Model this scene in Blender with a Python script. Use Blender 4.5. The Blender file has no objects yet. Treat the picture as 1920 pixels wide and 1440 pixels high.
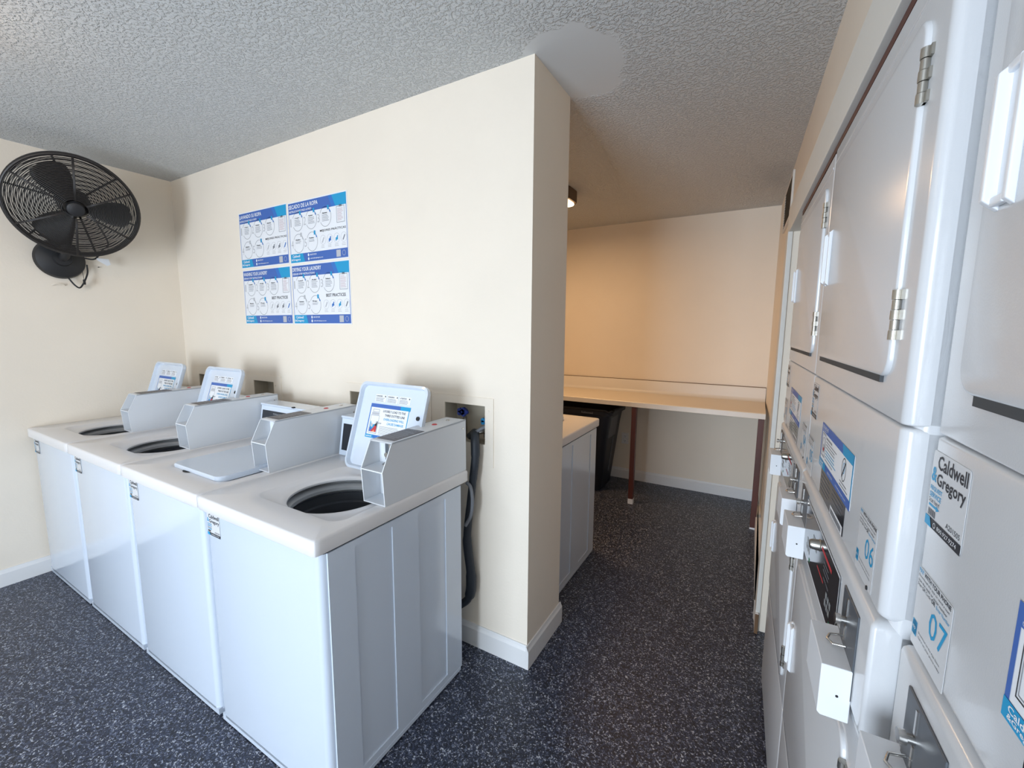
import bpy, bmesh, math, random
from mathutils import Vector, Matrix
random.seed(7)
SC = bpy.context.scene
COL = SC.collection
R = math.radians
PI = math.pi

# ------------------------------------------------------------------ materials
def new_mat(name):
    m = bpy.data.materials.new(name); m.use_nodes = True
    nt = m.node_tree; b = nt.nodes['Principled BSDF']
    return m, nt, b

def plain(name, col, rough=.5, metal=0., spec=.5, coat=0., bump=0., bscale=60., var=0.):
    m, nt, b = new_mat(name)
    b.inputs['Base Color'].default_value = (*col, 1)
    b.inputs['Roughness'].default_value = rough
    b.inputs['Metallic'].default_value = metal
    b.inputs['Specular IOR Level'].default_value = spec
    b.inputs['Coat Weight'].default_value = coat
    b.inputs['Coat Roughness'].default_value = .08
    tc = nt.nodes.new('ShaderNodeTexCoord')
    n = nt.nodes.new('ShaderNodeTexNoise'); n.inputs['Scale'].default_value = bscale
    n.inputs['Detail'].default_value = 4
    nt.links.new(tc.outputs['Object'], n.inputs['Vector'])
    if bump:
        bp = nt.nodes.new('ShaderNodeBump'); bp.inputs['Strength'].default_value = bump
        bp.inputs['Distance'].default_value = .004
        nt.links.new(n.outputs['Fac'], bp.inputs['Height']); nt.links.new(bp.outputs['Normal'], b.inputs['Normal'])
    if var:
        n2 = nt.nodes.new('ShaderNodeTexNoise'); n2.inputs['Scale'].default_value = 2.5
        n2.inputs['Detail'].default_value = 6
        nt.links.new(tc.outputs['Object'], n2.inputs['Vector'])
        r = nt.nodes.new('ShaderNodeValToRGB')
        r.color_ramp.elements[0].position = .3; r.color_ramp.elements[1].position = .7
        r.color_ramp.elements[0].color = (*[c*(1-var) for c in col], 1)
        r.color_ramp.elements[1].color = (*[min(1, c*(1+var*.4)) for c in col], 1)
        nt.links.new(n2.outputs['Fac'], r.inputs['Fac']); nt.links.new(r.outputs['Color'], b.inputs['Base Color'])
    return m

def emit(name, col, s):
    m, nt, b = new_mat(name)
    b.inputs['Base Color'].default_value = (*col, 1)
    b.inputs['Emission Color'].default_value = (*col, 1)
    b.inputs['Emission Strength'].default_value = s
    return m

M = {}
M['wall'] = plain('cream_wall_paint', (.81, .732, .625), .75, bump=.12, bscale=90, var=.03)
M['pillar'] = M['wall']
M['trimw'] = plain('white_trim_paint', (.74, .74, .74), .45, bump=.06, bscale=40, var=.05)
M['casing'] = plain('grey_white_board_paint', (.66, .645, .60), .5, bump=.06, bscale=30, var=.04)
M['enamel'] = plain('white_enamel', (.60, .67, .77), .16, coat=.5, bump=.03, bscale=500)  # blue of the daylight on the cabinets is mixed into this white
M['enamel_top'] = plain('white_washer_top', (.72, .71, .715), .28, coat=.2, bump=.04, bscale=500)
M['enamel_d'] = plain('white_dryer_enamel', (.60, .61, .625), .24, coat=.2, bump=.04, bscale=450)
M['boxw'] = plain('white_coin_box_enamel', (.66, .69, .73), .3, bump=.03, bscale=300)
M['plastic'] = plain('white_plastic', (.74, .76, .79), .35)
M['black'] = plain('black_metal', (.022, .019, .018), .42)
M['blackp'] = plain('black_plastic', (.012, .012, .014), .55, bump=.1, bscale=200)
M['gloss'] = plain('black_glossy_panel', (.012, .014, .02), .12, coat=.3)
M['chrome'] = plain('chrome', (.62, .60, .57), .22, metal=1.)
M['steel'] = plain('brushed_hinge_steel', (.42, .40, .36), .35, metal=1.)
M['plate'] = plain('dark_grey_plate', (.085, .095, .11), .4)
M['lplate'] = plain('label_plate', (.10, .09, .095), .45, bump=.3, bscale=180)
M['tub'] = plain('grey_tub', (.06, .065, .075), .4)
M['tubl'] = plain('pale_tub_ring', (.33, .34, .35), .35)
M['dark'] = plain('dark_void', (.01, .01, .012), .7)
M['gapshade'] = plain('painted_gap_shade', (.045, .05, .055), .7)
M['rubber'] = plain('dark_rubber_hose', (.018, .024, .034), .55)
M['cord'] = plain('grey_cord', (.16, .17, .19), .5)
M['redwood'] = plain('red_brown_stained_wood', (.085, .018, .010), .45, bump=.15, bscale=40, var=.25)
M['rawwood'] = plain('bare_brown_wood', (.16, .085, .04), .7, var=.3)
M['lam'] = plain('beige_laminate', (.72, .63, .50), .4, var=.03)
M['lamedge'] = plain('pale_laminate_edge', (.74, .70, .64), .4)
M['galv'] = plain('galvanised_box', (.50, .45, .36), .55, metal=0., bump=.1)
M['blue'] = plain('valve_blue', (.02, .045, .28), .4)
M['lblue'] = plain('valve_light_blue', (.02, .25, .55), .4)
M['copper'] = plain('copper_pipe', (.55, .25, .1), .35, metal=1.)
M['brownlamp'] = plain('brown_lamp_housing', (.10, .06, .03), .6)
M['grille'] = plain('brown_grille', (.10, .085, .06), .6)
M['white'] = plain('print_white', (.76, .78, .81), .5)
M['pblue'] = plain('print_blue', (.05, .13, .42), .45)
M['pblue2'] = plain('print_mid_blue', (.03, .16, .50), .45)
M['pteal'] = plain('print_teal', (.01, .30, .56), .45)
M['pblack'] = plain('print_black', (.02, .022, .03), .5)
M['pgrey'] = plain('print_grey', (.20, .21, .24), .5)
M['plgrey'] = plain('print_light_grey', (.46, .47, .50), .5)
M['pred'] = plain('print_red', (.50, .04, .05), .5)
M['pdull'] = plain('print_dull_red', (.50, .33, .36), .5)
M['porange'] = plain('print_orange', (.8, .25, .1), .5)
M['pgreen'] = plain('print_green', (.02, .25, .12), .5)
M['clear'] = plain('sticker_pale', (.61, .62, .635), .35)
M['btn'] = plain('button_grey', (.33, .36, .38), .4)
M['warm'] = emit('warm_diffuser', (1., .72, .42), 6.)
M['asphalt'] = plain('concrete_walk', (.42, .42, .42), .9, bump=.3)
M['bin'] = plain('navy_bin_plastic', (.010, .013, .024), .45)
M['bing'] = plain('grey_bin_plastic', (.12, .13, .15), .5)

def ceiling_mat():
    m, nt, b = new_mat('knockdown_ceiling')
    L = nt.links
    b.inputs['Base Color'].default_value = (.60, .61, .61, 1); b.inputs['Roughness'].default_value = .85
    tc = nt.nodes.new('ShaderNodeTexCoord')
    n = nt.nodes.new('ShaderNodeTexNoise'); n.inputs['Scale'].default_value = 78; n.inputs['Detail'].default_value = 3
    n.inputs['Roughness'].default_value = .55
    L.new(tc.outputs['Object'], n.inputs['Vector'])
    cr = nt.nodes.new('ShaderNodeValToRGB'); cr.color_ramp.elements[0].position = .46; cr.color_ramp.elements[1].position = .60
    L.new(n.outputs['Fac'], cr.inputs['Fac'])
    # smooth patch by the pillar
    mp = nt.nodes.new('ShaderNodeMapping'); mp.inputs['Location'].default_value = (-.10*4.6, -.15*3.6, 0)
    mp.inputs['Scale'].default_value = (4.6, 3.6, 0)
    L.new(tc.outputs['Object'], mp.inputs['Vector'])
    n2 = nt.nodes.new('ShaderNodeTexNoise'); n2.inputs['Scale'].default_value = 9
    L.new(tc.outputs['Object'], n2.inputs['Vector'])
    ln = nt.nodes.new('ShaderNodeVectorMath'); ln.operation = 'LENGTH'; L.new(mp.outputs['Vector'], ln.inputs[0])
    ad = nt.nodes.new('ShaderNodeMath'); ad.operation = 'MULTIPLY_ADD'
    L.new(n2.outputs['Fac'], ad.inputs[0]); ad.inputs[1].default_value = .5; L.new(ln.outputs['Value'], ad.inputs[2])
    gt = nt.nodes.new('ShaderNodeMapRange'); gt.inputs['From Min'].default_value = 1.13; gt.inputs['From Max'].default_value = 1.24
    L.new(ad.outputs[0], gt.inputs['Value'])
    mu = nt.nodes.new('ShaderNodeMath'); mu.operation = 'MULTIPLY'
    L.new(cr.outputs['Color'], mu.inputs[0]); L.new(gt.outputs['Result'], mu.inputs[1])
    bp = nt.nodes.new('ShaderNodeBump'); bp.inputs['Strength'].default_value = .85; bp.inputs['Distance'].default_value = .006
    L.new(mu.outputs[0], bp.inputs['Height']); L.new(bp.outputs['Normal'], b.inputs['Normal'])
    return m
M['ceil'] = ceiling_mat()

def floor_mat():
    m, nt, b = new_mat('flake_epoxy_floor')
    L = nt.links
    tc = nt.nodes.new('ShaderNodeTexCoord')
    v = nt.nodes.new('ShaderNodeTexVoronoi'); v.inputs['Scale'].default_value = 225
    nz = nt.nodes.new('ShaderNodeTexNoise'); nz.inputs['Scale'].default_value = 90
    mx = nt.nodes.new('ShaderNodeMixRGB'); mx.inputs['Fac'].default_value = .02
    L.new(tc.outputs['Object'], nz.inputs['Vector']); L.new(tc.outputs['Object'], mx.inputs['Color1']); L.new(nz.outputs['Color'], mx.inputs['Color2'])
    L.new(mx.outputs['Color'], v.inputs['Vector'])
    sp = nt.nodes.new('ShaderNodeSeparateColor'); L.new(v.outputs['Color'], sp.inputs['Color'])
    cr = nt.nodes.new('ShaderNodeValToRGB'); cr.color_ramp.interpolation = 'CONSTANT'
    els = [(0, (.006, .008, .016)), (.34, (.016, .021, .042)), (.60, (.036, .047, .085)), (.79, (.11, .13, .19)), (.895, (.27, .29, .36)), (.96, (.46, .48, .53))]
    while len(cr.color_ramp.elements) < len(els): cr.color_ramp.elements.new(.5)
    for e, (p, c) in zip(cr.color_ramp.elements, els): e.position = p; e.color = (*c, 1)
    L.new(sp.outputs['Red'], cr.inputs['Fac']); L.new(cr.outputs['Color'], b.inputs['Base Color'])
    b.inputs['Roughness'].default_value = .38
    bp = nt.nodes.new('ShaderNodeBump'); bp.inputs['Strength'].default_value = .35; bp.inputs['Distance'].default_value = .002
    L.new(v.outputs['Distance'], bp.inputs['Height']); L.new(bp.outputs['Normal'], b.inputs['Normal'])
    return m
M['floor'] = floor_mat()

# ------------------------------------------------------------------ geometry helpers
class MB:
    """collects shapes into one mesh"""
    def __init__(s): s.bm = bmesh.new(); s.mi = 0
    def _f(s, vs):
        try:
            f = s.bm.faces.new(vs); f.material_index = s.mi; return f
        except ValueError: return None
    def box(s, x0, x1, y0, y1, z0, z1, mtx=None):
        P = [(x0, y0, z0), (x1, y0, z0), (x1, y1, z0), (x0, y1, z0), (x0, y0, z1), (x1, y0, z1), (x1, y1, z1), (x0, y1, z1)]
        v = [s.bm.verts.new(mtx @ Vector(p) if mtx else p) for p in P]
        for q in ((3, 2, 1, 0), (4, 5, 6, 7), (0, 1, 5, 4), (1, 2, 6, 5), (2, 3, 7, 6), (3, 0, 4, 7)): s._f([v[i] for i in q])
        return s
    def prism(s, pts, a0, a1, axis='x', mtx=None, top=True):
        """pts: 2D outline; extruded along axis. x: pts=(y,z); y: pts=(x,z); z: pts=(x,y)"""
        def mk(p, a):
            q = {'x': (a, p[0], p[1]), 'y': (p[0], a, p[1]), 'z': (p[0], p[1], a)}[axis]
            return mtx @ Vector(q) if mtx else Vector(q)
        A = [s.bm.verts.new(mk(p, a0)) for p in pts]; B = [s.bm.verts.new(mk(p, a1)) for p in pts]
        n = len(pts)
        s._f(A[::-1])
        if top: s._f(B)
        for i in range(n): s._f([A[i], A[(i+1) % n], B[(i+1) % n], B[i]])
        return s
    def cyl(s, c0, c1, r0, r1=None, n=24, caps=True):
        r1 = r0 if r1 is None else r1
        c0, c1 = Vector(c0), Vector(c1); d = (c1-c0).normalized()
        a = d.orthogonal().normalized(); b = d.cross(a)
        A = []; B = []
        for i in range(n):
            t = 2*PI*i/n; o = a*math.cos(t)+b*math.sin(t)
            A.append(s.bm.verts.new(c0+o*r0)); B.append(s.bm.verts.new(c1+o*r1))
        for i in range(n): s._f([A[i], A[(i+1) % n], B[(i+1) % n], B[i]])
        if caps: s._f(A[::-1]); s._f(B)
        return s
    def tube(s, pts, r, n=10, closed=False):
        pts = [Vector(p) for p in pts]; rings = []; m = len(pts)
        prev = None
        for i, p in enumerate(pts):
            if closed: d = (pts[(i+1) % m]-pts[i-1]).normalized()
            else: d = (pts[min(i+1, m-1)]-pts[max(i-1, 0)]).normalized()
            if prev is None: a = d.orthogonal().normalized()
            else: a = (prev-d*prev.dot(d)).normalized()
            prev = a; b = d.cross(a)
            rr = r[i] if isinstance(r, (list, tuple)) else r
            rings.append([s.bm.verts.new(p+(a*math.cos(2*PI*k/n)+b*math.sin(2*PI*k/n))*rr) for k in range(n)])
        for i in range(m if closed else m-1):
            A, B = rings[i], rings[(i+1) % m]
            for k in range(n): s._f([A[k], A[(k+1) % n], B[(k+1) % n], B[k]])
        if not closed: s._f(rings[0][::-1]); s._f(rings[-1])
        return s
    def lathe(s, prof, c=(0, 0, 0), axis=None, n=40):
        """prof: (r, h) list; around axis through c"""
        c = Vector(c); d = Vector(axis or (0, 0, 1)).normalized(); a = d.orthogonal().normalized(); b = d.cross(a)
        rings = []
        for (r, h) in prof:
            if r < 1e-6: rings.append([s.bm.verts.new(c+d*h)])
            else: rings.append([s.bm.verts.new(c+d*h+(a*math.cos(2*PI*k/n)+b*math.sin(2*PI*k/n))*r) for k in range(n)])
        for A, B in zip(rings, rings[1:]):
            for k in range(n):
                a0, a1 = A[k % len(A)], A[(k+1) % len(A)]; b0, b1 = B[k % len(B)], B[(k+1) % len(B)]
                vs = [a0, a1, b1, b0]; u = []
                for v in vs:
                    if v not in u: u.append(v)
                if len(u) > 2: s._f(u)
        return s
    def relief(s, us, ws, depth, fn):
        """stepped surface: cells (i,j) at depth(i,j); fn(u,w,d)->point"""
        nu, nw = len(us)-1, len(ws)-1
        def q(*ps): s._f([s.bm.verts.new(fn(*p)) for p in ps])
        for i in range(nu):
            for j in range(nw):
                d = depth(i, j)
                q((us[i], ws[j], d), (us[i+1], ws[j], d), (us[i+1], ws[j+1], d), (us[i], ws[j+1], d))
                if i+1 < nu and depth(i+1, j) != d:
                    e = depth(i+1, j); q((us[i+1], ws[j], d), (us[i+1], ws[j], e), (us[i+1], ws[j+1], e), (us[i+1], ws[j+1], d))
                if j+1 < nw and depth(i, j+1) != d:
                    e = depth(i, j+1); q((us[i], ws[j+1], d), (us[i+1], ws[j+1], d), (us[i+1], ws[j+1], e), (us[i], ws[j+1], e))
        return s
    def build(s, name, mats, parent=None, bevel=0., seg=2, smooth=False, loc=None, rot=None, recalc=True):
        if recalc: bmesh.ops.recalc_face_normals(s.bm, faces=s.bm.faces)
        me = bpy.data.meshes.new(name); s.bm.to_mesh(me); s.bm.free()
        if not isinstance(mats, (list, tuple)): mats = [mats]
        for m in mats: me.materials.append(m)
        o = bpy.data.objects.new(name, me); COL.objects.link(o)
        if parent is not None: o.parent = parent
        if loc: o.location = loc
        if rot: o.rotation_euler = rot
        if bevel:
            b = o.modifiers.new('Bevel', 'BEVEL'); b.width = bevel; b.segments = seg; b.limit_method = 'ANGLE'; b.angle_limit = R(35)
            b.harden_normals = False
        if smooth or bevel:
            for p in me.polygons: p.use_smooth = True
            if bevel:
                w = o.modifiers.new('Weighted', 'WEIGHTED_NORMAL'); w.keep_sharp = True
            elif smooth is True:
                pass
        if smooth == 'auto':
            me.set_sharp_from_angle(angle=R(40))
        return o

def rrect(x0, x1, y0, y1, r, n=5, corners=(1, 1, 1, 1)):
    """outline CCW, corners: (x1,y1),(x0,y1),(x0,y0),(x1,y0)"""
    pts = []
    for k, (cx, cy, sx, sy) in enumerate(((x1, y1, -1, -1), (x0, y1, 1, -1), (x0, y0, 1, 1), (x1, y0, -1, 1))):
        if not corners[k]: pts.append((cx, cy)); continue
        for i in range(n+1):
            t = PI/2*k + PI/2*i/n
            pts.append((cx+sx*r+r*math.cos(t), cy+sy*r+r*math.sin(t)))
    return pts

def empty(name, loc=(0, 0, 0), rz=0., label=None, cat=None, group=None):
    o = bpy.data.objects.new(name, None); COL.objects.link(o); o.location = loc; o.rotation_euler = (0, 0, rz)
    o.empty_display_size = .1
    return tag(o, label, cat, group)
def tag(o, label=None, cat=None, group=None):
    if label: o['label'] = label
    if cat: o['category'] = cat
    if group: o['group'] = group
    return o
def struct(o): o['kind'] = 'structure'; return o
def copy_tree(o, parent=None):
    c = o.copy(); COL.objects.link(c)
    if parent is not None: c.parent = parent
    for ch in list(o.children): copy_tree(ch, c)
    return c

# ------------------------------------------------------------------ flat printed art
_tc = {}
def text_mesh(s, bold):
    k = (s, bold)
    if k in _tc: return _tc[k]
    cu = bpy.data.curves.new('t', 'FONT'); cu.body = s; cu.resolution_u = 2; cu.offset = .018 if bold else 0.
    ob = bpy.data.objects.new('t', cu); COL.objects.link(ob)
    bpy.context.view_layer.update()
    dg = bpy.context.evaluated_depsgraph_get(); me = ob.evaluated_get(dg).to_mesh()
    V = [(v.co.x, v.co.y) for v in me.vertices]; F = [tuple(p.vertices) for p in me.polygons]
    ob.evaluated_get(dg).to_mesh_clear()
    bpy.data.objects.remove(ob); bpy.data.curves.remove(cu)
    _tc[k] = (V, F); return _tc[k]

class Art:
    """flat print: x right, y up, layers rise along +n"""
    def __init__(s, step=.00035): s.bm = bmesh.new(); s.mats = []; s.step = step
    def _m(s, m):
        m = M[m]
        if m not in s.mats: s.mats.append(m)
        return s.mats.index(m)
    def poly(s, pts, mat, L=1):
        vs = [s.bm.verts.new((p[0], p[1], L*s.step)) for p in pts]
        try:
            f = s.bm.faces.new(vs); f.material_index = s._m(mat)
        except ValueError: pass
        return s
    def rect(s, x0, x1, y0, y1, mat, L=1): return s.poly([(x0, y0), (x1, y0), (x1, y1), (x0, y1)], mat, L)
    def card(s, x0, x1, y0, y1, mat, t=.0012, r=.0):
        pts = rrect(x0, x1, y0, y1, r, 4) if r else [(x1, y1), (x0, y1), (x0, y0), (x1, y0)]
        i = s._m(mat)
        A = [s.bm.verts.new((p[0], p[1], -t)) for p in pts]; B = [s.bm.verts.new((p[0], p[1], 0)) for p in pts]
        fs = [s.bm.faces.new(A[::-1]), s.bm.faces.new(B)]
        for k in range(len(pts)): fs.append(s.bm.faces.new([A[k], A[(k+1) % len(A)], B[(k+1) % len(A)], B[k]]))
        for f in fs: f.material_index = i
        return s
    def disc(s, cx, cy, rx, ry, mat, L=1, n=24):
        return s.poly([(cx+rx*math.cos(2*PI*k/n), cy+ry*math.sin(2*PI*k/n)) for k in range(n)], mat, L)
    def ring(s, cx, cy, rx, ry, w, mat, L=1, n=28, a0=0., a1=2*PI):
        i = s._m(mat); P = []
        for k in range(n+1):
            t = a0+(a1-a0)*k/n; c, q = math.cos(t), math.sin(t)
            P.append((s.bm.verts.new((cx+rx*c, cy+ry*q, L*s.step)), s.bm.verts.new((cx+(rx-w)*c, cy+(ry-w)*q, L*s.step))))
        for a, b in zip(P, P[1:]):
            f = s.bm.faces.new([a[0], b[0], b[1], a[1]]); f.material_index = i
        return s
    def frame(s, x0, x1, y0, y1, w, mat, L=1):
        s.rect(x0, x1, y0, y0+w, mat, L); s.rect(x0, x1, y1-w, y1, mat, L)
        s.rect(x0, x0+w, y0+w, y1-w, mat, L); s.rect(x1-w, x1, y0+w, y1-w, mat, L); return s
    def text(s, t, x, y, w, h, mat, L=2, bold=False, rot=0.):
        V, F = text_mesh(t, bold)
        if not V: return s
        xs = [v[0] for v in V]; ys = [v[1] for v in V]
        sx = w/(max(xs)-min(xs)); sy = h/(max(ys)-min(ys)); x0, y0 = min(xs), min(ys)
        i = s._m(mat); c, q = math.cos(rot), math.sin(rot)
        vs = []
        for v in V:
            a, b = (v[0]-x0)*sx, (v[1]-y0)*sy
            vs.append(s.bm.verts.new((x+a*c-b*q, y+a*q+b*c, L*s.step)))
        for f in F:
            try:
                g = s.bm.faces.new([vs[k] for k in f]); g.material_index = i
            except ValueError: pass
        return s
    def lines(s, x, y, w, n, dy, h, mat, L=1, jag=.25):
        for k in range(n):
            s.rect(x, x+w*(1-jag*random.random()), y-k*dy, y-k*dy+h, mat, L)
        return s
    def build(s, name, mtx, parent=None):
        s.bm.normal_update()
        for f in s.bm.faces:
            if len(f.verts) and f.normal.z < -.5 and all(v.co.z > -1e-7 for v in f.verts): f.normal_flip()
        me = bpy.data.meshes.new(name); s.bm.to_mesh(me); s.bm.free()
        me.transform(mtx)
        for m in s.mats: me.materials.append(m)
        o = bpy.data.objects.new(name, me); COL.objects.link(o)
        if parent is not None: o.parent = parent
        return o

def plane_mtx(o, xd, yd):
    xd = Vector(xd).normalized(); yd = Vector(yd).normalized(); n = xd.cross(yd)
    m = Matrix((xd, yd, n)).transposed().to_4x4(); m.translation = Vector(o); return m

# =================================================================== ROOM
ZC = 2.55; XL = -2.93; YB = 2.73; YR = -4.3; T = .35
def wx(y): return .985-.035*y          # right wall face
def shell(name, mb, mat, **k): return struct(mb.build(name, mat, **k))
shell('floor', MB().box(XL-.3, 2.1, YR-.15, YB+.3, -.1, 0), M['floor'])
shell('ceiling', MB().box(XL-.3, 2.1, YR-.15, YB+.3, ZC, ZC+.12), M['ceil'])
shell('wall_left', MB().box(XL-.15, XL, YR, 0, 0, ZC), M['wall'])
# poster wall with recessed valve pockets cut out of its front
HOLES = [(-2.745, -2.52, 1.00, 1.177), (-2.035, -1.815, 1.00, 1.172), (-1.108, -.885, 1.00, 1.177), (-.45, -.224, 1.0, 1.177)]
def poster_wall():
    mb = MB(); xs = [XL-.15]+[v for h in HOLES for v in h[:2]]+[0.]; zs = [0., 1.0, 1.177, ZC]
    holes_i = {1, 3, 5, 7}
    mb.relief(xs, zs, lambda i, j: .09 if (i in holes_i and j == 1) else 0., lambda u, w, d: (u, d, w))
    mb.box(XL-.15, 0, .11, T, 0, ZC)
    mb._f([mb.bm.verts.new(p) for p in ((0, 0, 0), (0, .11, 0), (0, .11, ZC), (0, 0, ZC))])
    bm = mb.bm; bmesh.ops.remove_doubles(bm, verts=bm.verts, dist=1e-5)
    return mb.build('wall_back', M['wall'])
struct(poster_wall())
shell('wall_alcove_back', MB().box(-2.35, 1.2, YB, YB+.15, 0, ZC), M['wall'])
shell('wall_alcove_left', MB().box(-2.35, -2.2, T, YB, 0, ZC), M['wall'])
# right wall: alcove stretch, stretch above the dryers, enclosure side, enclosure back
YE = .80
shell('wall_right', MB()
      .prism([(wx(YE), YE), (1.9, YE), (1.9, YB), (wx(YB), YB)], 0, ZC, 'z')
      .prism([(wx(YR), YR), (1.9, YR), (1.9, YE), (wx(YE), YE)], 2.06, ZC, 'z')
      .prism([(1.75, YR), (1.9, YR), (1.9, YE), (1.75, YE)], 0, 2.06, 'z')
      .prism([(wx(YR)-.05, YR), (1.75, YR), (1.75, -1.66), (wx(-1.66)-.05, -1.66)], 0, 2.06, 'z'), M['wall'])
# rear wall behind the camera with the open doorway the daylight comes through
DX0, DX1, DZ = -1.05, .38, 2.12
shell('wall_front', MB().box(XL-.15, DX0, YR-.15, YR, 0, ZC).box(DX1, 2.1, YR-.15, YR, 0, ZC).box(DX0, DX1, YR-.15, YR, DZ, ZC), M['wall'])
shell('trim_doorway', MB().box(DX0-.07, DX0, YR-.17, YR+.015, 0, DZ+.07).box(DX1, DX1+.07, YR-.17, YR+.015, 0, DZ+.07).box(DX0, DX1, YR-.17, YR+.015, DZ, DZ+.07), M['trimw'], bevel=.003)
struct(MB().box(-6, 6, YR-8, YR-.15, -.12, -.02).build('trim_outdoor_walk', M['asphalt']))
# baseboards
def bb_profile(t=.014, h=.108): return [(0, 0), (-t, 0), (-t, h-.022), (-t*.6, h-.012), (-t*.35, h), (0, h)]
shell('baseboard_back', MB().prism(bb_profile(), XL, -.0002, 'x'), M['trimw'])
shell('baseboard_pillar', MB().prism([(-p[0], p[1]) for p in bb_profile()], -.014, T+.014, 'y'), M['trimw'])
shell('baseboard_partition_rear', MB().prism([(T-p[0], p[1]) for p in bb_profile()], -2.2, -.0002, 'x'), M['trimw'])
shell('baseboard_left', MB().prism([(XL-p[0], p[1]) for p in bb_profile(h=.10)], YR, -.014, 'y'), M['trimw'])
shell('baseboard_alcove', MB().prism([(YB+p[0], p[1]) for p in bb_profile(h=.105)], -2.2, .9, 'x'), M['trimw'])
# header board, post and enclosure parts around the dryers
def bx(y, v): # point on the board plane
    return .932-.036*y+v
def slant(mb, y0, y1, v0, v1, z0, z1):
    return mb.prism([(bx(y0, v0), y0), (bx(y0, v1), y0), (bx(y1, v1), y1), (bx(y1, v0), y1)], z0, z1, 'z')
shell('trim_header_board', slant(MB(), -1.75, .90, -.012, .10, 1.965, 2.085), M['casing'], bevel=.002)
shell('trim_header_batten', slant(MB(), -1.7, .44, .001, .07, 1.9505, 1.9645), M['redwood'])
shell('trim_casing_post', slant(MB(), .80, .90, -.016, .004, .0, 1.965), M['casing'], bevel=.002)
shell('trim_casing_return', slant(MB(), .81, .90, .002, .1, .0, 1.965), M['wall'])
shell('baseboard_right', MB().prism([(.886, .785), (.901, .785), (.901, .799), (.88, .91), (.95, .91), (.89, YB), (.868, YB)], 0, .104, 'z'), M['trimw'])
shell('trim_baseboard_end', MB().box(.886, .901, .779, .7848, 0, .102), M['rawwood'])

# =================================================================== STICKERS (shared)
def service_sticker(code='A201505'):
    a = Art(); W, H = .086, .084
    a.card(0, W, 0, H, 'clear', t=.0003, r=.004)
    a.text('Caldwell', .014, .0655, .069, .0155, 'pblack', 1, True)
    a.text('&', .002, .050, .013, .016, 'pteal', 1, True)
    a.text('Gregory', .016, .0445, .067, .0175, 'pblack', 1, True)
    a.text('REQUEST', .003, .0395, .030, .0055, 'pteal', 1, True)
    a.text('SERVICE', .003, .0325, .029, .0055, 'pteal', 1, True)
    a.text('Scan here!', .003, .0265, .027, .005, 'pblack', 1)
    a.rect(.004, .024, .0222, .0246, 'pteal'); a.poly([(.023, .0203), (.023, .0265), (.031, .0234)], 'pteal')
    for k in range(12): a.rect(.004+k*.0016, .0046+k*.0016+(.0004 if k % 3 else 0), .012, .0195, 'pblack')
    a.text(code, .050, .0135, .032, .0055, 'pblack', 1)
    a.rect(0, W, 0, .0105, 'pblack', 1); a.poly([(0, 0), (.018, 0), (.012, .0105), (0, .0105)], 'pteal', 2)
    a.ring(.025, .0052, .003, .003, .0008, 'white', 2, 14)
    a.text('800.927.9274', .032, .003, .046, .0045, 'white', 2)
    return a

def pay_sticker(num):
    a = Art(); W, H = .088, .092
    a.card(0, W, 0, H, 'clear', t=.0003, r=.003)
    a.text('PAY', .002, .086, .012, .0050, 'pteal', 1, True); a.text('WITH YOUR PHONE', .016, .086, .068, .0050, 'pblack', 1, True)
    a.text('Download the app or send a text', .002, .0805, .080, .0032, 'pblack', 1)
    a.text('scan the code or enter number', .002, .0755, .076, .0032, 'pblack', 1)
    a.text('Scan QR Code', .002, .0700, .036, .0040, 'pblack', 1); a.text('OR', .040, .0698, .010, .005, 'pblack', 1, True)
    a.text('Enter Number', .053, .0700, .032, .0038, 'pteal', 1)
    a.text(num, .042, .034, .042, .029, 'pteal', 1)
    a.disc(.008, .021, .0065, .0085, 'pteal', 1); a.rect(.002, .0145, .0125, .0295, 'pteal', 1)
    a.text('app', .0035, .019, .009, .004, 'white', 2)
    a.text('Download on the App Store', .020, .020, .056, .0032, 'pblack', 1)
    a.text('Get it on your phone today', .020, .0145, .058, .0032, 'pblack', 1)
    return a

def use_poster():
    a = Art(); W, H = .30, .094
    a.card(0, W, 0, H, 'white', t=.0004, r=.004)
    a.rect(0, W, .076, H, 'pblue'); a.poly([(.22, .076), (W, .076), (W, H), (.212, H)], 'pteal', 2)
    a.rect(0, W, 0, .016, 'pblue'); a.poly([(0, 0), (.075, 0), (.068, .016), (0, .016)], 'pteal', 2)
    a.rect(0, .006, .016, .076, 'pblue'); a.rect(W-.006, W, .016, .076, 'pteal')
    a.text('USE ONLY HE', .008, .083, .062, .0075, 'white', 2, True); a.text('USO DE JABON', .008, .0775, .045, .004, 'white', 2)
    a.text('Caldwell', .008, .0085, .040, .006, 'white', 3, True); a.text('&Gregory', .008, .0015, .040, .006, 'white', 3, True)
    a.text('800.927.9274', .10, .005, .05, .005, 'white', 2); a.text('caldwellandgregory.com', .18, .005, .09, .005, 'white', 2)
    a.frame(.012, .050, .024, .074, .0012, 'pblack'); a.frame(.015, .047, .027, .071, .0008, 'pgrey')
    a.ring(.031, .049, .013, .017, .0018, 'pgrey'); a.disc(.031, .043, .010, .008, 'plgrey'); a.disc(.034, .040, .006, .004, 'pred', 2)
    a.text('PARA SECADORAS', .058, .0665, .060, .0045, 'pblack', 1, True)
    a.lines(.058, .061, .11, 3, .006, .0018, 'pgrey'); a.lines(.058, .042, .12, 3, .006, .0018, 'pteal')
    a.lines(.058, .023, .09, 1, .006, .0018, 'pgrey')
    a.ring(.235, .052, .017, .021, .0018, 'pblack'); a.ring(.235, .055, .008, .010, .0015, 'pteal')
    a.poly([(.223, .038), (.226, .036), (.248, .066), (.245, .068)], 'pblack', 2)
    a.lines(.21, .026, .066, 2, .006, .0018, 'pgrey')
    return a

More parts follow.
